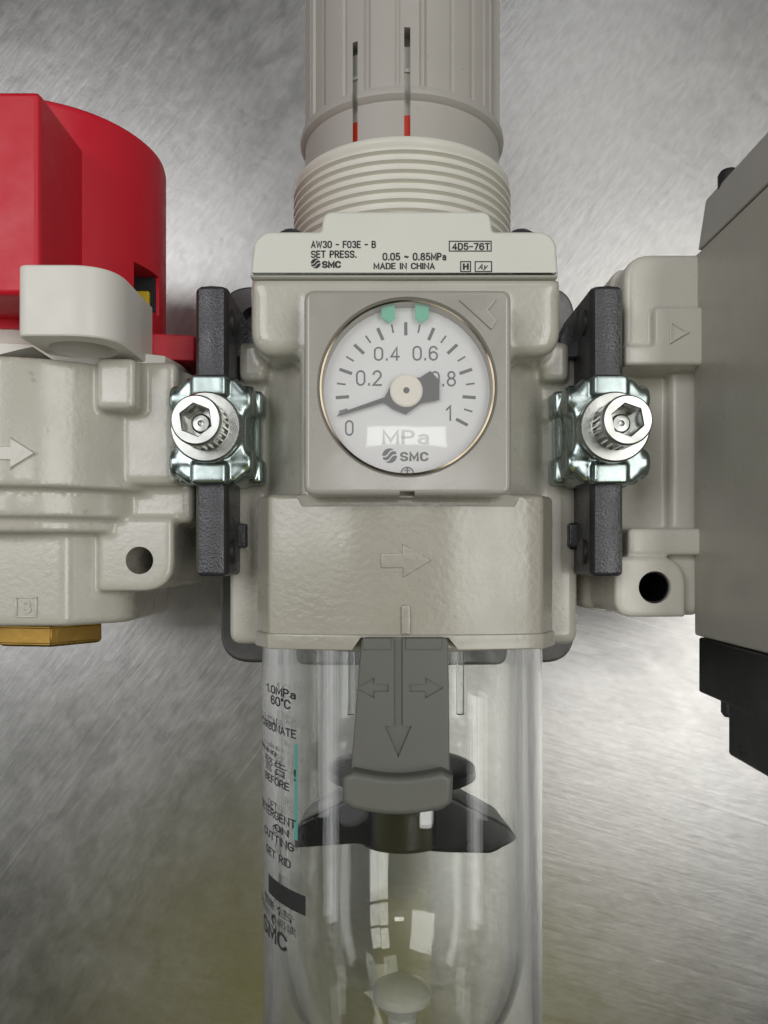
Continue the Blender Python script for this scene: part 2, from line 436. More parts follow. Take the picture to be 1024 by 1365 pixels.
def steel():
    m = bpy.data.materials.new('worn brushed steel'); m.use_nodes = True
    n = m.node_tree.nodes; L = m.node_tree.links; b = n['Principled BSDF']
    b.inputs['Metallic'].default_value = 1
    tc = n.new('ShaderNodeTexCoord')
    def noise(rot, sc, scale, detail=4, dist=0.):
        mp = n.new('ShaderNodeMapping'); mp.vector_type = 'TEXTURE'; mp.inputs['Rotation'].default_value = (0, 0, R(rot)); mp.inputs['Scale'].default_value = tuple(1 / v for v in sc)
        L.new(tc.outputs['Object'], mp.inputs[0])
        z = n.new('ShaderNodeTexNoise'); z.inputs['Scale'].default_value = scale; z.inputs['Detail'].default_value = detail
        z.inputs['Distortion'].default_value = dist
        L.new(mp.outputs[0], z.inputs['Vector']); return z.outputs['Fac']
    def mth(op, a, b_):
        k = n.new('ShaderNodeMath'); k.operation = op
        for i, v in enumerate((a, b_)):
            if isinstance(v, (int, float)): k.inputs[i].default_value = v
            else: L.new(v, k.inputs[i])
        return k.outputs[0]
    def ramp(v, p0, p1, c0=0., c1=1.):
        k = n.new('ShaderNodeMapRange'); k.inputs[1].default_value = p0; k.inputs[2].default_value = p1
        k.inputs[3].default_value = c0; k.inputs[4].default_value = c1
        L.new(v, k.inputs[0]); return k.outputs[0]
    sx = n.new('ShaderNodeSeparateXYZ'); L.new(tc.outputs['Object'], sx.inputs[0])
    zone = ramp(mth('ADD', mth('SUBTRACT', sx.outputs[0], sx.outputs[1]), mth('MULTIPLY', mth('SUBTRACT', noise(20, (1, 1, 1), 14, 2), .5), .25)), .0, .09)
    def blend(a, b_):
        return mth('ADD', mth('MULTIPLY', a, mth('SUBTRACT', 1., zone)), mth('MULTIPLY', b_, zone))
    blot = noise(0, (1, 1, 1), 42, 5, .6)
    blot2 = noise(40, (1.6, 1, 1), 120, 4, .5)
    fine = blend(noise(-32, (1.9, .9, 1), 130, 4, .7), noise(78, (2.0, .8, 1), 120, 4, .7))
    fine2 = blend(noise(-38, (7, .5, 1), 150, 3, .3), noise(74, (8, .4, 1), 140, 3, .3))
    scr = ramp(noise(-36, (7, .10, 1), 60, 2, .1), .69, .78)
    scr2 = ramp(noise(72, (7, .09, 1), 52, 2, .1), .69, .78)
    sc_all = mth('ADD', mth('MULTIPLY', scr, mth('SUBTRACT', 1., zone)), mth('MULTIPLY', scr2, zone))
    tone = mth('ADD', mth('MULTIPLY', blot, .4), mth('ADD', mth('MULTIPLY', fine, .3), mth('ADD', mth('MULTIPLY', blot2, .15), mth('MULTIPLY', fine2, .15))))
    tone = ramp(tone, .35, .65, .40, .49)
    tiny = blend(noise(-32, (2.2, .8, 1), 420, 3, .4), noise(78, (2.4, .8, 1), 420, 3, .4))
    tone = mth('ADD', tone, mth('ADD', mth('MULTIPLY', sc_all, .08), mth('MULTIPLY', mth('SUBTRACT', tiny, .5), .16)))
    cb = n.new('ShaderNodeCombineColor')
    L.new(tone, cb.inputs[0]); L.new(mth('MULTIPLY', tone, .985), cb.inputs[1]); L.new(mth('MULTIPLY', tone, .96), cb.inputs[2])
    L.new(cb.outputs[0], b.inputs['Base Color'])
    rg = ramp(mth('ADD', mth('MULTIPLY', fine, .5), mth('MULTIPLY', blot, .5)), .36, .64, .32, .39)
    L.new(rg, b.inputs['Roughness'])
    h = mth('ADD', mth('ADD', mth('MULTIPLY', fine, .6), mth('MULTIPLY', blot2, .5)), mth('ADD', mth('MULTIPLY', fine2, .35), mth('MULTIPLY', sc_all, .25)))
    bp = n.new('ShaderNodeBump'); bp.inputs['Distance'].default_value = .00008; bp.inputs['Strength'].default_value = .8
    L.new(h, bp.inputs['Height']); L.new(bp.outputs[0], b.inputs['Normal'])
    return m
M['steel'] = steel()
M['bracket'] = mat('bracket steel', (.17, .168, .165), .48, metal=1, peel=(300, .0001), vary=.1)

# ------------------------------------------------------------------ setting
bm = new(); box(bm, -700, 700, -700, 700, -3, 0)
p = obj('steel_panel', bm, M['steel']); p['kind'] = 'structure'
p['label'] = 'scuffed brushed steel sheet behind the air units'

# ------------------------------------------------------------------ mounting bracket
x0 = 3.1; ZA = 45.0       # regulator axis
br = thing('mounting_bracket', 'grey rounded steel mounting plate behind the filter regulator', 'bracket', (x0, 18, 0))
outl = fillet([(-36.5, -24), (42.5, -24), (42.5, 60), (-36.5, 60)], 7, 8)
inn = fillet([(-32, -19.5), (38, -19.5), (38, 55.5), (-32, 55.5)], 4, 8)
bm = new(); prism(bm, outl, 0, 8, bev=.9); c = new(); prism(c, inn, 3.2, 14)
obj('plate', cut(bm, c), M['bracket'], br)
bm = new(); box(bm, -11, 17, 2, 36, 3.2, 22, 1.5); obj('stand', bm, M['bracket'], br)

# ------------------------------------------------------------------ filter regulator
fr = thing('filter_regulator', 'beige air filter regulator with square pressure gauge, grey knob and clear bowl', 'regulator', (x0, 0, 20))

# --- body casting
HB = 27.7
bm = new()
yt, yb = Y(368, 110), 28.6
pts = fillet([(x0 - 22.3, yb), (x0 + 22.3, yb), (x0 + 22.3, yt), (x0 - 22.3, yt)], [3.8, 3.8, .4, .4], 8)
prism(bm, pts, 22, 70, bev=2.0, seg=5, lo=False)
box(bm, x0 - HB, x0 + HB, -14.2, 33.6, 32, 58, 1.6)
box(bm, x0 - 15.2, x0 + 15.2, 4, 38, 40, 70.2, 1.2)
# sloping web between pedestal and shoulder
for s in (-1, 1):
    prism(bm, [(x0 + s * 14, 26), (x0 + s * 20, 32), (x0 + s * 14, 34)], 50, 66)
    box(bm, x0 + s * 23.5 - 2.2, x0 + s * 23.5 + 2.2, 27, 33.2, 50, 60.5, 1)
lathe(bm, [(25, -14), (25, 39)], (x0, ZA))
box(bm, x0 - 20, x0 + 20, -14, 39, 19.5, 45, 2)
bm = melt(bm, .42, 5)
for s in (-1, 1):
    c = new(); box(c, x0 + s * 27.8 - 1.6, x0 + s * 27.8 + 1.6, Y(732, 122), Y(697, 122), 40, 62)
    bm = cut(bm, c)
body = obj('body', bm, M['beige'], fr, wn=False, angle=60)

# --- front cover with arrow
cov = thing  # (name kept free)
H0 = 21.9
prof = [(-H0, 50), (-H0, 65.5), (-19.6, 69.7)]
prof += [(-19.0 + 38.0 * k / 18, 72.2 - 2.1 * ((-19.0 + 38.0 * k / 18) / 19.0) ** 2) for k in range(19)]
prof += [(19.6, 69.7), (H0, 65.5), (H0, 50)]
prof = [(x0 + a, b) for a, b in fillet(prof, [0, 1.6, 1.2] + [0] * 19 + [1.2, 1.6, 0], 5)]
bm = new(); prism(bm, prof, -13.0, Y(657, 108), axis='y', bev=.9, seg=3, lo=False)
lip = [(x0 + (a - x0) * 1.012, b + .4 if b > 51 else b) for a, b in prof]
prism(bm, lip, -13.3, Y(846, 108), axis='y', bev=.25, seg=2)
c = new(); prism(c, pp([(382, 640), (402, 675), (688, 675), (706, 640)], 108), 70.6, 90); bm = cut(bm, c)
c = new(); prism(c, pp([(468, 900), (468, 868), (481, 850), (598, 850), (613, 868), (613, 900)], 107.5), 55, 90); bm = cut(bm, c)
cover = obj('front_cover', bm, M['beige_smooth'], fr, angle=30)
def arrow_out(bm, pts, D, h, bev=.12, depth=.6):
    prism(bm, pp(pts, D), Z(D) - depth, Z(D) + h, bev=bev, seg=2, lo=False)
bm = new()
AR = [(508, 738), (537, 738), (537, 725), (575, 747), (537, 770), (537, 757), (508, 757)]
arrow_out(bm, AR, 107.8, .28, .22)
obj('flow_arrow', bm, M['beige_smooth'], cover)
bm = new(); prism(bm, fillet(pp([(535, 845), (535, 806), (547, 806), (547, 845)], 107.8), [0, .6, .6, 0]), 71, 72.75, bev=.25)
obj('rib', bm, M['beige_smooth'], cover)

# --- bonnet with print
D = 110.0; zf = Z(D)
pts = pp([(333, 368.5), (338, 322), (352, 308), (428, 308), (431, 281), (654, 281), (657, 308), (728, 308), (742, 322), (745, 368.5)], D)
pts = fillet(pts, [.2, 2.2, 2.2, .5, 1.5, 1.5, .5, 2.2, 2.2, .2], 5)
bm = new(); prism(bm, pts, 62, zf, bev=.55, seg=3)
pts = fillet([(x0 - 22.2, 39.4), (x0 + 22.2, 39.4), (x0 + 21.6, 46), (x0 - 21.6, 46)], [.2, .2, 1, 1])
prism(bm, pts, 20, 63, bev=.5, seg=2)
bonnet = obj('bonnet', bm, M['ivory'], fr)
bm = new(); dd = D
ptext(bm, 'AW30 - F03E - B', 414.5, 501.3, 320, 332, dd)
ptext(bm, 'SET PRESS.', 414.5, 475.5, 334, 344.3, dd)
ptext(bm, 'SMC', 429, 455, 346.8, 357.5, dd, th=.28, gap=.3)
globe(bm, X(421, dd), Y(351.3, dd), .70, zf + .05)
ptext(bm, '0.05 ~ 0.85MPa', 510, 595, 336, 347.5, dd)
ptext(bm, 'MADE IN CHINA', 498, 580, 349.5, 360, dd)
ptext(bm, '4D5-76T', 602, 653, 323, 333.6, dd)
frame_rect(bm, 598.4, 655.5, 321, 335.5, dd)
frame_rect(bm, 613.5, 628, 348.2, 362.7, dd); frame_rect(bm, 632.8, 656, 348.2, 362.7, dd)
ptext(bm, 'H', 617, 625, 351.3, 359.8, dd, th=.28, gap=.3)
t = text_bm('Ay', .18)
for v in t.verts: v.co.x += v.co.y * .3
merge(bm, fit(t, X(637, dd), X(651, dd), Y(360.5, dd), Y(351, dd), zf + .05))
obj('printed_text', bm, M['ink'], bonnet, wn=False, smooth=False)
for px in (389, 694):
    bm = new(); lathe(bm, [(2.3, 45.5), (2.4, 48.0), (2.2, 48.7), (1.4, 49.3), (.01, 49.4)], (X(px, 118), 62), seg=28, closed=False)
    obj('screw', bm, M['cast_black'], fr)

# --- threaded neck
prof = [(18.0, 45)]; y = 46.6
while y < 61.4:
    prof += [(18.05, y - .42), (18.75, y - .16), (18.8, y + .16), (18.05, y + .42)]; y += 1.46
prof += [(18.1, 61.9), (18.55, 62.3), (18.55, 63.0), (18.3, 63.3), (17.3, 63.3), (17.3, 60)]
bm = new(); lathe(bm, prof, (x0, ZA), seg=128); obj('threaded_neck', bm, M['thread'], fr, angle=50)

# --- knob
def knob_r(a):
    d = math.degrees(a); d = (d + 180) % 360 - 180
    r = 16.75
    k = (d - 8.5) % 30
    if k < 3.0: r -= .55                         # groove
    elif 17 < k < 19.2: r -= .25
    if abs(d) > 50: r += .15 if int((d + 360) // 15) % 2 else -.25
    return r
bm = new(); N = 360; lev = [70.6, 70.6, 78, 90, 108, 109]
rows = []
for i_, (yy, sc) in enumerate(((71.6, 1.0), (88, 1.0), (107, .995), (108, .97))):
    rows.append([bm.verts.new((x0 + math.sin(2 * math.pi * i / N) * knob_r(2 * math.pi * i / N) * sc, yy, ZA + math.cos(2 * math.pi * i / N) * knob_r(2 * math.pi * i / N) * sc)) for i in range(N)])
for a, b in zip(rows, rows[1:]):
    for i in range(N): bm.faces.new((a[i], a[(i + 1) % N], b[(i + 1) % N], b[i]))
bm.faces.new(rows[0]); bm.faces.new(rows[-1]); bmesh.ops.recalc_face_normals(bm, faces=bm.faces[:])
t = new(); lathe(t, [(16.75, 60), (16.75, 69.6), (17.1, 69.8), (17.55, 70.3), (17.6, 70.9), (17.45, 71.5), (16.5, 72.0)], (x0, ZA), seg=180)
bm = cut(bm, t, 'UNION')
for px, pt, wd in ((543, 36, .95), (473, 45, .8)):
    xx = X(px, 118.2); yt_ = Y(pt, 118.2)
    c = new(); box(c, xx - wd / 2, xx + wd / 2, 59, yt_, 59.2 if px > 500 else 57.4, 70); bm = cut(bm, c)
knob = obj('knob', bm, M['greige'], fr, angle=28)
bm = new(); lathe(bm, [(15.6, 66), (15.6, 74.5), (15.9, 74.5), (15.9, 75), (15.5, 75), (15.5, 78.6)], (x0, ZA), seg=96)
obj('scale_sleeve', bm, M['sleeve'], knob)
bm = new(); lathe(bm, [(15.7, 60), (15.7, 67.9)], (x0, ZA), seg=96); obj('indicator_ring', bm, M['indicator'], knob)

# --- gauge
D = 103.0; zg = Z(D)
gx0, gx1, gy0, gy1 = X(405, D), X(682, D), Y(660, D), Y(385.5, D)
gcx, gcy = 3.1, Y(516, D)
bm = new(); prism(bm, fillet([(gx0, gy0), (gx1, gy0), (gx1, gy1), (gx0, gy1)], 1.5, 6), 69.5, zg, bev=.75, seg=5)
c = new(); lathe(c, [(11.75, zg - 2.6), (11.75, zg - .5), (12.0, zg - .15), (12.4, zg + 1)], (gcx, gcy), axis='z', seg=96); bm = cut(bm, c)
c = new(); box(c, X(533, D), X(553, D), gy0 - 1, gy0 + .55, zg - 4, zg + 1); bm = cut(bm, c)
gauge = obj('pressure_gauge', bm, M['gauge_grey'], fr, angle=28)
bm = new(); lathe(bm, [(11.7, zg - 2.4), (11.7, zg - .25), (11.45, zg - .2), (11.25, zg - 2.4)], (gcx, gcy), axis='z', seg=96, closed=False)
obj('ring', bm, M['ring'], gauge)
bm = new(); lathe(bm, [(11.6, zg - 2.6), (11.6, zg - 2.2)], (gcx, gcy), axis='z', seg=80); obj('dial', bm, M['dial'], gauge)
DD = D + 2.2; hx, hy = X(541, DD), Y(523, DD)
def quad(bm, pts, z):
    bm.faces.new([bm.verts.new((a, b, z)) for a, b in pts])
bm = new()
for i in range(1, 21):
    a = R(208 - 236 * i / 20); big = i % 2 == 0
    r0, r1, wd = (7.75, 9.55, .22) if big else (8.25, 9.45, .12)
    ca, sa = math.cos(a), math.sin(a)
    quad(bm, [(hx + ca * r - sa * t_, hy + sa * r + ca * t_) for r, t_ in ((r0, -wd), (r1, -wd), (r1, wd), (r0, wd))], Z(DD) + .03)
obj('tick_marks', bm, M['grey_ink'], gauge, wn=False, smooth=False)
bm = new()
for s, a, b, t_, u in (('0.2', 474.6, 509, 493.5, 514.5), ('0.4', 498.5, 533, 461, 481), ('0.6', 550, 584, 461, 481), ('0.8', 574, 608, 494.5, 515.5), ('1', 594, 601.5, 539, 561), ('0', 460, 471.5, 560, 581)):
    ptext(bm, s, a, b, t_, u, DD, .03, .13)
ptext(bm, 'SMC', 533, 571.6, 601, 615, DD, .03, .24, .34)
globe(bm, X(519.5, DD), Y(607.5, DD), 1.0, Z(DD) + .03)
obj('dial_numbers', bm, M['grey_ink'], gauge, wn=False, smooth=False)
bm = new(); ptext(bm, 'MPa', 509.5, 572, 571.5, 592.5, DD, .03, .17)
obj('unit_text', bm, M['pale_ink'], gauge, wn=False, smooth=False)
bm = new(); lathe(bm, [(.75, Z(DD) + .2), (.9, Z(DD) + .2)], (X(543, DD), Y(631, DD)), axis='z', seg=20, closed=False)
quad(bm, [(X(543, DD) + a, Y(631, DD) + b) for a, b in ((-.08, 0), (.08, 0), (.08, .75), (-.08, .75))], Z(DD) + .2)
quad(bm, [(X(543, DD) + a, Y(631, DD) + b) for a, b in ((-.4, .35), (.4, .35), (.4, .47), (-.4, .47))], Z(DD) + .21)
obj('stop_mark', bm, M['grey_ink'], gauge, wn=False, smooth=False)
for pxm in (517.5, 562.5):
    bm = new(); s = -1 if pxm < 540 else 1
    prism(bm, pp([(pxm - 9, 405 if s > 0 else 409), (pxm + 9, 409 if s > 0 else 405), (pxm + 9, 424), (pxm + 2 * -s, 431), (pxm - 9, 424)], 104.2), Z(104.2) - .2, Z(104.2) + .25, bev=.08)
    obj('set_marker', bm, M['green'], gauge)
bm = new(); zN = Z(DD) + .75
prism(bm, [(X(a, 104.4), Y(b, 104.4)) for a, b in ((449.5, 555), (452, 550.5), (513, 529), (522, 512), (541, 503), (560, 503), (574, 494), (586, 507), (586, 533), (562, 537), (541, 552), (524, 545), (512, 536))], zN - .25, zN, bev=.08)
obj('needle', bm, M['needle'], gauge)
bm = new(); lathe(bm, [(2.2, zN - .1), (2.2, zN + .35), (2.0, zN + .5), (.35, zN + .55), (.3, zN + .35), (.01, zN + .35)], (hx + .05, hy), axis='z', seg=48, closed=False)
obj('needle_cap', bm, M['hub'], gauge)
bm = new(); lathe(bm, [(.42, zN + .4), (.42, zN + .6), (.2, zN + .66)], (hx + .05, hy), axis='z', seg=20); obj('needle_pin', bm, M['needle'], gauge)
bm = new(); lathe(bm, [(11.72, zg - .32), (8, zg - .14), (4, zg - .05), (.01, zg - .02)], (gcx, gcy), axis='z', seg=80, closed=False)
obj('lens', bm, M['lens'], gauge)
bm = new(); FL = [(611.5, 400.5), (661.5, 400), (650.5, 414), (661.5, 428), (655, 440)]
arrow_out(bm, FL, D, .32, .16)
obj('pointer_emboss', bm, M['gauge_grey'], gauge)

# --- clear guard and inner bowl
ax = (x0, ZA)
bm = new(); lathe(bm, [(21.6, -12), (24.1, -12), (24.1, -102), (22.5, -106), (21.0, -106), (21.6, -101), (21.6, -12)], ax, seg=128, closed=False)
guard = obj('bowl_guard', bm, M['guard'], fr, wn=False)
prof = [(20.8, -10), (20.8, -62)] + [(20.8 * math.cos(R(a)), -62 - 26 * math.sin(R(a))) for a in range(8, 84, 8)]
inn = [(19.7 * math.cos(R(a)), -62 - 24.9 * math.sin(R(a))) for a in range(80, 0, -8)] + [(19.7, -62), (19.7, -10)]
bm = new(); lathe(bm, prof + inn + [(20.8, -10)], ax, seg=128, closed=False)
bowl = obj('inner_bowl', bm, M['bowl'], fr, wn=False)
for a in (-24, 25, 165, 195):
    bm = new(); sx, cz = math.sin(R(a)), math.cos(R(a))
    px_, pz_ = x0 + sx * 18.9, ZA + cz * 18.9
    box(bm, px_ - .5, px_ + .5, -24, -12, pz_ - .6, pz_ + .6, .15); obj('rib', bm, M['bowl'], bowl)
# drain cock
dr = new(); lathe(dr, [(.01, -71.6), (2.5, -71.9), (4.3, -72.9), (4.95, -73.8), (4.95, -75.2), (2.4, -78.0), (2.2, -84), (3.2, -84.5), (3.4, -92), (2, -95)], ax, seg=48, closed=False)
obj('drain_cock', dr, M['white'], fr)
# baffle
bm = new(); lathe(bm, [(8.0, -33), (8.2, -47.6), (7.4, -48.4)], ax, seg=40)
lathe(bm, [(9.5, -35.4), (12.8, -36.2), (13.0, -37.6), (9.5, -38.2)], (x0, ZA - 1), seg=40)
W = pp([(510, 1036), (474, 1042), (410, 1074), (401, 1084), (401, 1108), (476, 1102), (510, 1106)], 135); prism(bm, W, ZA - 5, ZA + 6, bev=.7)
W = pp([(556, 1036), (592, 1041), (664, 1078), (683, 1096), (646, 1114), (590, 1113), (556, 1110)], 135); prism(bm, W, ZA - 5, ZA + 6, bev=.7)
obj('baffle', bm, M['black'], fr)
# filter element above the baffle
# --- latch button
DL = 106.5; zl = Z(DL)
bm = new(); pts = fillet(pp([(482, 850), (598, 850), (600, 1050), (466, 1050)], DL), .9)
prism(bm, pts, 66.5, zl, bev=.3, seg=3)
for dp, ar in ((.45, [(525, 840), (537, 840), (537, 968), (549, 968), (531, 1010), (513, 968), (525, 968)]),
               (.35, [(474, 917), (499, 903), (499, 912), (518, 912), (518, 922), (499, 922), (499, 931)]),
               (.35, [(592, 917), (567, 903), (567, 912), (546, 912), (546, 922), (567, 922), (567, 931)])):
    c = new(); prism(c, pp(ar, DL), zl - dp, zl + 3); bm = cut(bm, c)
bmesh.ops.triangulate(bm, faces=[f for f in bm.faces if len(f.verts) > 4])
prism(bm, pp([(484, 851), (521, 851), (521, 866), (484, 866)], DL), zl - 1, zl + .25, bev=.1)
prism(bm, pp([(541, 851), (589, 851), (589, 866), (541, 866)], DL), zl - 1, zl + .25, bev=.1)
latch = obj('latch_button', bm, M['latch'], fr, angle=30)
bm = new(); DL2 = 104
pts = pp([(457, 1036), (472, 1029)] + [(472 + 118 * k / 8, 1029 + 8 * math.sin(math.pi * k / 8)) for k in range(1, 8)] + [(590, 1029), (605, 1036), (603, 1072), (590, 1081)] + [(590 - 120 * k / 8, 1081 + 7 * math.sin(math.pi * k / 8)) for k in range(1, 8)] + [(470, 1080), (456, 1070)], DL2)
prism(bm, pts, 68, Z(DL2), bev=.9, seg=4, lo=False)
obj('thumb_lip', bm, M['latch'], latch)

# printed label on the bowl, wrapped round it
def wrap(bm, t, right_deg, w_mm, ytop, h, rad):
    xs = [v.co.x for v in t.verts]; ys = [v.co.y for v in t.verts]
    a, b, c_, d = min(xs), max(xs), min(ys), max(ys)
    for v in t.verts:
        s = (v.co.x - b) / (b - a) * w_mm
        an = R(right_deg) + s / rad
        v.co = Vector((x0 + math.sin(an) * rad, ytop - h + (v.co.y - c_) / (d - c_) * h, ZA + math.cos(an) * rad))
    merge(bm, t)
def tb(s): 
    t = text_bm(s, .2) if all(c in GLYPH for c in s) else font_bm(s)
    bmesh.ops.subdivide_edges(t, edges=t.edges[:], cuts=1)
    return t
def YL(py): return Y(py, 122)
RB = 24.14
bm = new()
YL = lambda py: Y(py, 118)
for s, py0, py1, deg, wmm in (('1.0MPa', 919, 932, -43, 10), ('60oC', 934, 947, -46, 6.5), ('POLYCARBONATE', 971, 985, -43, 19),
                              ('WARNING', 1010, 1018, -56, 12), ('BEFORE', 1046, 1057, -47, 9), ('DETERGENT', 1091, 1105, -43, 14),
                              ('ON', 1108, 1120, -47, 4.5), ('CUTTING', 1123, 1137, -44, 11), ('GET RID', 1148, 1160, -46, 9), ('SMC', 1250, 1276, -48, 10)):
    wrap(bm, tb(s), deg, wmm, YL(py0), YL(py0) - YL(py1), RB)
wrap(bm, tb('警告 !'), -43, 11, YL(1021), YL(1021) - YL(1042), RB)
wrap(bm, tb('警告'), -44, 11, YL(1219), YL(1219) - YL(1232), RB)
wrap(bm, tb('使用前请阅读'), -43, 16, YL(1235), YL(1235) - YL(1247), RB)
def patch(bm, a0, a1, y0, y1, rad):
    n = 10; lo = []; hi = []
    for k in range(n + 1):
        an = R(a0 + (a1 - a0) * k / n)
        lo.append(bm.verts.new((x0 + math.sin(an) * rad, y0, ZA + math.cos(an) * rad))); hi.append(bm.verts.new((x0 + math.sin(an) * rad, y1, ZA + math.cos(an) * rad)))
    for k in range(n): bm.faces.new((lo[k], lo[k + 1], hi[k + 1], hi[k]))
patch(bm, -64, -38, YL(1213), YL(1187), RB)
obj('label_text', bm, M['ink'], guard, wn=False, smooth=False)
bm = new(); patch(bm, -44.0, -42.2, YL(1118), YL(990), RB - .03)
obj('label_stripe', bm, M['teal'], guard, wn=False)

# ------------------------------------------------------------------ coupling clamps
def clamp(cx, s, label):
    """s = +1 when the regulator lies on the +x side of the clamp"""
    t = thing('coupling_clamp', label, 'clamp', (cx, 19, 54), 'coupling clamps')
    cy = Y(571, 110)
    hw, hh = 5.6, 7.7
    o = [(-hw + 2.0, hh), (hw - 2.0, hh), (hw - .4, hh - 1.9), (hw, hh - 3.6), (hw - .5, 1.8), (hw - .5, -1.8), (hw, -hh + 3.6), (hw - .4, -hh + 1.4), (hw - 2.0, -hh),
         (-hw + 2.0, -hh), (-hw + .4, -hh + 1.4), (-hw, -hh + 3.6), (-hw + .5, -1.8), (-hw + .5, 1.8), (-hw, hh - 3.6), (-hw + .4, hh - 1.9)]
    bm = new(); prism(bm, [(cx + a, cy + b) for a, b in o], 52, 68.4, bev=.8, seg=2)
    for q in (-1, 1):
        lathe(bm, [(2.0, cx - hw - .5), (2.3, cx - hw), (2.3, cx + hw), (2.0, cx + hw + .5)], (cy + q * 4.6, 66.2), axis='x', seg=20)
        box(bm, cx - 2.6, cx + 2.6, cy + q * 6.3 - 1.6, cy + q * 6.3 + 1.6, 60, 69.6, .5)
        box(bm, cx - hw - 1.0, cx + hw + 1.0, cy + q * 5.2 - 2.0, cy + q * 5.2 + 2.0, 53, 62, .7)
    box(bm, cx - hw - .45, cx + hw + .45, cy - 5, cy + 5, 53, 61.2, .6)
    lathe(bm, [(4.6, 60), (4.6, 70.0)], (cx, cy), axis='z', seg=32)
    obj('clamp_body', melt(bm, .22, 9), M['zinc'], t, wn=False, angle=60)
    # bolt: flange, knurled head, hex socket
    bm = new(); lathe(bm, [(4.9, 70.0), (5.0, 70.4), (5.0, 71.2), (4.75, 71.5), (3.0, 71.6)], (cx, cy), axis='z', seg=56)
    washer = obj('washer', bm, M['bolt'], t)
    bm = new(); N = 96; zs = [(71.4, 0, 1), (72.0, 0, 1), (72.3, 1, 1), (75.6, 1, 1), (75.9, 0, 1), (76.8, 0, 1), (77.1, 0, .93)]
    rows = []
    for z_, k, sc in zs:
        rows.append([bm.verts.new((cx + math.sin(2 * math.pi * i / N) * r_, cy + math.cos(2 * math.pi * i / N) * r_, z_)) for i in range(N) for r_ in [(3.4 - (.28 * k if i % 4 < 2 else 0)) * sc]])
    for a, b in zip(rows, rows[1:]):
        for i in range(N): bm.faces.new((a[i], a[(i + 1) % N], b[(i + 1) % N], b[i]))
    bm.faces.new(rows[0]); bm.faces.new(rows[-1]); bmesh.ops.recalc_face_normals(bm, faces=bm.faces[:])
    c = new(); lathe(c, [(2.15, 73.4), (2.15, 76.7), (2.6, 77.6)], (cx, cy), axis='z', seg=6, a0=R(17 + cx), a1=R(377 + cx)); bm = cut(bm, c)
    bolt = obj('bolt', bm, M['bolt'], t, angle=30)
    bm = new(); lathe(bm, [(1.35, 73.3), (1.35, 73.9), (1.1, 74.2), (.45, 74.25), (.3, 73.9), (.01, 73.85)], (cx, cy), axis='z', seg=24, closed=False)
    obj('bolt_core', bm, M['bolt'], bolt)
    # dark cast arms
    for up in (1, -1):
        ya, yb_ = (cy + 6.6, 39.2) if up > 0 else (-3.1, cy - 6.6)
        wd = 2.4
        bm = new()
        prof = fillet([(cx - wd, 50), (cx + wd, 50), (cx + wd, 66.8), (cx + wd - .6, 67.7), (cx + .05, 68.1), (cx - wd + .6, 67.7), (cx - wd, 66.8)], 0)
        prism(bm, prof, ya, yb_, axis='y', bev=.7, seg=3)
        if up > 0:
            prism(bm, [(cx + s * 1.5, 38.5), (cx + s * 2.6, 38.2), (cx + s * 5.2, 33.8), (cx + s * 5.2, 30.8), (cx + s * 1.5, 30.8)][::s], 50, 60, bev=.3)
        else:
            box(bm, cx + s * 2 - 1.6, cx + s * 2 + 1.6, Y(730, 121), Y(698, 121), 50, 59.5, .3)
        yc = yb_ - 4.2 if up > 0 else ya + 3.6
        lathe(bm, [(1.9, cx + s * 2.0), (1.9, cx + s * 2.75), (1.6, cx + s * 2.95)], (yc, 63.6), axis='x', seg=24)
        # casting pips
        obj('arm', bm, M['cast_black'], t, angle=40)
    return t
clamp(-25.1, 1, 'zinc clamp with dark arms joining the red-handled valve to the regulator')
clamp(32.5, -1, 'zinc clamp with dark arms joining the regulator to the pale port block')

# ------------------------------------------------------------------ shut-off valve
vx = -58.0
va = thing('shutoff_valve', 'beige shut-off valve body with red handle, white lock tab and brass fitting', 'valve', (vx, 0, 20))
bm = new()
yA, yB = Y(648, 110), Y(474, 110)
lathe(bm, [(25.5, yA), (25.5, yB)], (vx, ZA), seg=96)
box(bm, -75, -29.8, 5.0, 28.8, 34, 59, 1.2)
box(bm, -50, -31.5, Y(645, 116), Y(478, 116), 40, 62.5, 1.0)
box(bm, X(124, 112), X(183, 114), Y(545, 113), Y(476, 113), 50, 67, .8)
lathe(bm, [(23.4, 5.6), (23.4, 9)], (vx, ZA), seg=96)
lathe(bm, [(22.0, 3.4), (22.0, 9)], (vx, ZA), seg=96)
box(bm, -75, -33.5, 3.2, 8, 34, 58.5, .8)
lower = fillet([(vx - 17, 30), (vx - 17, 55), (vx - 10, 62.5), (vx + 9.6, 62.5), (vx + 17, 55), (vx + 17, 30)], [4, 6, 3, 3, 6, 4], 6)
prism(bm, lower, -10.9, 6, axis='y', bev=1.0, seg=3)
# lug with hole
lug = fillet(pp([(130, 690), (130, 788), (231, 788), (231, 690)], 120), [0, .5, 5.0, 0], 8)
prism(bm, lug, 34, Z(120), bev=.5, lo=False)
c = new(); lathe(c, [(2.15, 20), (2.15, 90)], (X(186, 120), Y(747, 120)), axis='z', seg=32)
bm = cut(melt(bm, .42, 4), c)
vb = obj('valve_body', bm, M['beige'], va, wn=False, angle=60)
bm = new(); prism(bm, pp([(-60, 597), (24, 597), (24, 585), (56, 606), (24, 629), (24, 617), (-60, 617)], 112.2), 60, Z(111.6), bev=.2)
t = bm
for v in t.verts:   # follow the barrel
    if v.co.z > 62: v.co.z = ZA + math.sqrt(max(0, 25.95 ** 2 - (v.co.x - vx) ** 2)) - (.25 if v.co.z < Z(111.6) - .05 else 0)
obj('flow_arrow', bm, M['beige'], vb)
DV = 117.5; bm = new()
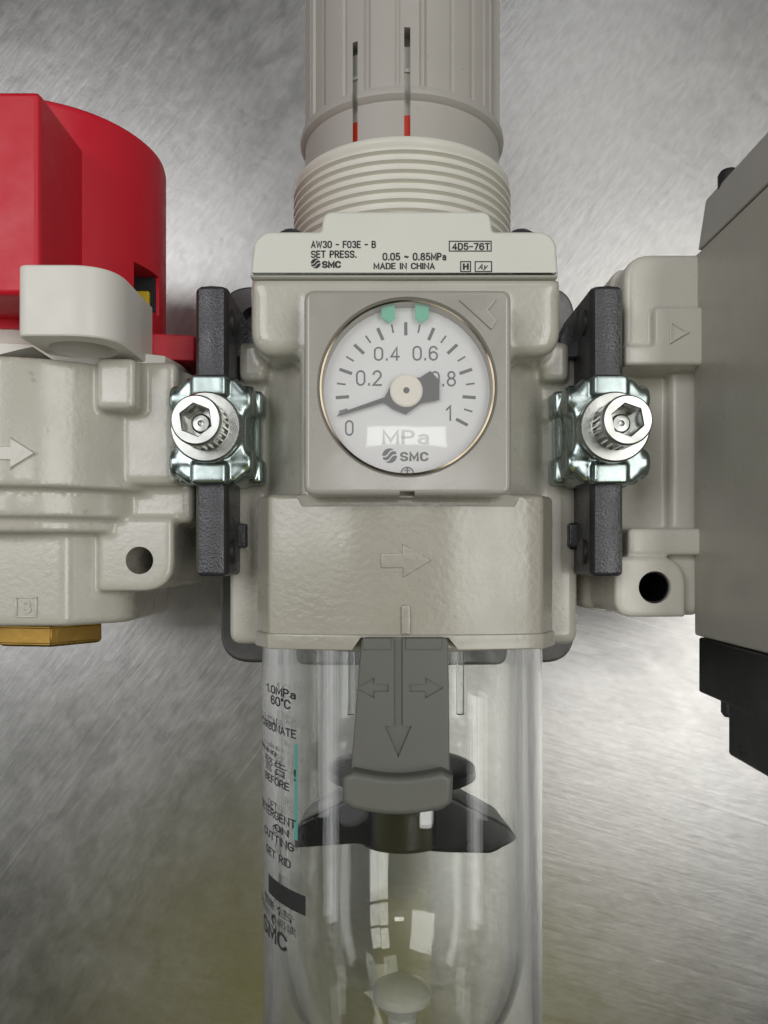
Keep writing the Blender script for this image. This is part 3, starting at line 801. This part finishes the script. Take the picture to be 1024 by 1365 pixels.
for a, b, c_, d in ((21, 50, 795, 797.5), (21, 50, 820.5, 823), (21, 23.5, 797.5, 820.5), (47.5, 50, 797.5, 820.5)):
    box(bm, X(a, DV), X(b, DV), Y(d, DV), Y(c_, DV), Z(DV) - .4, Z(DV) + .25, .08, 2)
t = fit(text_bm('3', .22), X(29.5, DV), X(42, DV), Y(818, DV), Y(800, DV), Z(DV) - .3)
g = bmesh.ops.extrude_face_region(t, geom=t.faces[:])
for v in g['geom']:
    if isinstance(v, bmesh.types.BMVert): v.co.z += .5
merge(bm, t); bmesh.ops.recalc_face_normals(bm, faces=bm.faces[:])
obj('port_number', bm, M['beige'], vb, wn=False)
# brass fitting
bm = new(); lathe(bm, [(8.7, -10), (8.7, -11.4), (9.2, -11.9), (9.2, -14.6), (8.7, -15.1), (5.2, -15.1)], (vx, ZA), seg=6, a0=R(22), a1=R(382))
bmesh.ops.bevel(bm, geom=bm.edges[:], offset=.18, segments=2, affect='EDGES')
obj('brass_fitting', bm, M['brass'], va)
bm = new(); lathe(bm, [(5.2, -14.7), (5.0, -15.2), (3, -15.2)], (vx, ZA), seg=32); obj('fitting_bore', bm, M['dark'], va)
# white lock ring + tab
bm = new()
ringp = [(vx + 22.5 * math.cos(R(a)), ZA + 22.5 * math.sin(R(a))) for a in range(60, 330, 6)]
ringp += [(X(232, 125), 44), (X(241, 125), 49), (X(241, 125), 54), (X(225, 122), 60), (X(190, 118), 61.5)]
prism(bm, ringp, 28.4, 31.0, axis='y', bev=.25)
tabc = (-43.4, 68.4)
tab = fillet([(-49.7, 56), (-49.7, 75.7), (-36.6, 75.7), (-36.6, 58)], [0, 1.6, 6.5, 0], 14)
prism(bm, tab, 29.6, 39.3, axis='y', bev=.4, seg=3)
c = new(); lathe(c, [(4.7, 20), (4.7, 37.6)], tabc, axis='y', seg=40); bm = cut(bm, c)
c = new(); prism(c, [(-60, 28.0), (-51.6, 30.6), (-47.6, 28.0)], 60, 90); bm = cut(bm, c)
obj('lock_ring', bm, M['white_plastic'], va, angle=30)
bm = new(); lathe(bm, [(18.6, 30.5), (18.6, 34.5)], (vx, ZA), seg=64); obj('collar', bm, M['white_plastic'], va)
# red knob: drum, handle bar, skirt
bm = new(); lathe(bm, [(19.2, 34), (19.2, 68.0), (19.0, 68.8), (18.4, 69.3)], (vx, ZA), seg=128)
c = new(); box(c, -46, -30, 41.2, Y(348, 126), 46.5, 53.7); bm = cut(bm, c)
drum = obj('drum', bm, M['red'], va, angle=30)
hnd = fillet([(vx - 11.3, 45), (vx - 11.3, 75.2), (vx + 11.3, 75.2), (vx + 11.3, 45)], [0, .9, .9, 0], 4)
bm = new(); prism(bm, hnd, Y(393, 105), 63.0, axis='y', bev=.8, seg=3); obj('handle', bm, M['red'], va)
bm = new()
sk = fillet([(vx + 8, 30), (vx + 8, 62), (vx + 16, 61), (vx + 20, 56.5), (-30.6, 55), (-30.6, 32)], [0, 0, 2, 2, .4, 0], 5)
prism(bm, sk, 31.4, 35.6, axis='y', bev=.4, seg=2); obj('skirt', bm, M['red'], va)
bm = new(); lathe(bm, [(14.4, 35), (14.4, 49)], (vx, ZA), seg=64); obj('inner_drum', bm, M['dark'], va)
bm = new(); box(bm, -44.5, -40.2, 41.0, 45.2, 46.9, 48.0, .3); lab = obj('state_label', bm, M['yellow'], va)
bm = new()
for yy in (42.0, 43.5): box(bm, -43.2, -41.4, yy, yy + .7, 47.6, 48.06)
obj('label_mark', bm, M['ink'], lab)
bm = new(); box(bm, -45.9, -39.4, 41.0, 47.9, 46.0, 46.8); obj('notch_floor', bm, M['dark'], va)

# ------------------------------------------------------------------ port block
pb = thing('port_block', 'pale beige port block with triangle mark and mounting lug beside the grey box', 'port block', (42, 18, 26))
D = 118.0
bm = new()
pts = fillet(pp([(822, 742), (828, 372), (834, 338), (960, 338), (960, 742)], D), [1, 3, 4.2, 0, 0], 8)
prism(bm, pts, 28, 56, bev=.6)
pts = fillet(pp([(833, 465), (833, 338), (945, 338), (945, 465)], D), [.6, 4.2, .3, .3], 8); prism(bm, pts, 40, 62, bev=.9, seg=3)
pts = fillet(pp([(829, 489), (829, 463), (868, 463), (868, 412), (945, 412), (945, 489)], D), [.3, .3, .5, .8, .3, .3], 4); prism(bm, pts, 40, 63.4, bev=.5)
box(bm, X(836, D), X(945, D), Y(740, D), Y(704, D), 40, 62.6, .6)
prism(bm, pp([(906, 706), (906, 488), (945, 488), (945, 706)], D), 40, 58.5, bev=.9)
box(bm, X(838, D), X(945, D), Y(800, D), Y(736, D), 40, 59, 1.5)
lug = fillet(pp([(818, 822), (818, 742), (912, 742), (912, 822)], D), [2.8, 1.0, 5.0, .4], 8); prism(bm, lug, 34, 63, bev=.6)
box(bm, X(885, D), X(945, D), Y(822, D), Y(740, D), 36, 60.5, 1.5)
box(bm, X(778, 130), X(940, 130), Y(813, 130), Y(742, 130), 30, 49, 1.5)
c = new(); lathe(c, [(2.45, 44), (2.45, 90)], (X(873, D - 1), Y(783, D - 1)), axis='z', seg=40); bm = cut(melt(bm, .3, 3), c)
blk = obj('block', bm, M['port_beige'], pb, wn=False, angle=60)
bm = new(); lathe(bm, [(2.43, 62.2), (2.2, 62.2), (2.2, 44.6), (.01, 44.6)], (X(873, D - 1), Y(783, D - 1)), axis='z', seg=40, closed=False); obj('hole_shade_liner', bm, M['black'], pb)  # black liner added to stand in for the shade deep in the hole
bm = new(); dt = 116.6
tri = pp([(892, 427), (918.5, 443.5), (892, 459)], dt)
cc = (sum(a for a, b in tri) / 3, sum(b for a, b in tri) / 3)
tri2 = [(cc[0] + (a - cc[0]) * .72, cc[1] + (b - cc[1]) * .72) for a, b in tri]
prism(bm, tri, 62.5, 63.75, bev=.1); c = new(); prism(c, tri2, 63.45, 66); bm = cut(bm, c)
obj('flow_triangle', bm, M['port_beige'], blk)

# ------------------------------------------------------------------ switch box
sb = thing('switch_box', 'tall grey box with lighter cap and black lower housing', 'box', (60, 18, 62))
bx0 = 47.9
bm = new(); prism(bm, fillet([(bx0, -12.4), (88, -12.4), (88, 46.3), (bx0, 46.3)], .6, 3), 60.5, 88, bev=.5); obj('housing', bm, M['box_grey'], sb)
bm = new(); prism(bm, fillet([(bx0 - .05, 46.45), (88, 46.45), (88, 54.6), (bx0 + 1.2, 54.6)], [.3, .3, 1, 1.2], 4), 61.5, 88, bev=.9); cap = obj('cap', bm, M['cap_grey'], sb)
bm = new(); lathe(bm, [(1.5, 53.5), (1.5, 55.6), (1.1, 56.2), (.01, 56.4)], (50.4, 67), seg=20, closed=False); obj('screw', bm, M['dark'], cap)
bm = new(); box(bm, bx0 + .1, 88, -20.9, -12.5, 62, 88, .4); box(bm, bx0 + .15, 88, -27.9, -20, 72, 88, .5); low = obj('lower_housing', bm, M['black'], sb)
bm = new(); lathe(bm, [(1.5, -20.5), (1.5, -22.6), (1.1, -23.2), (.01, -23.3)], (50.0, 69), seg=20, closed=False); obj('screw', bm, M['cast_black'], low)
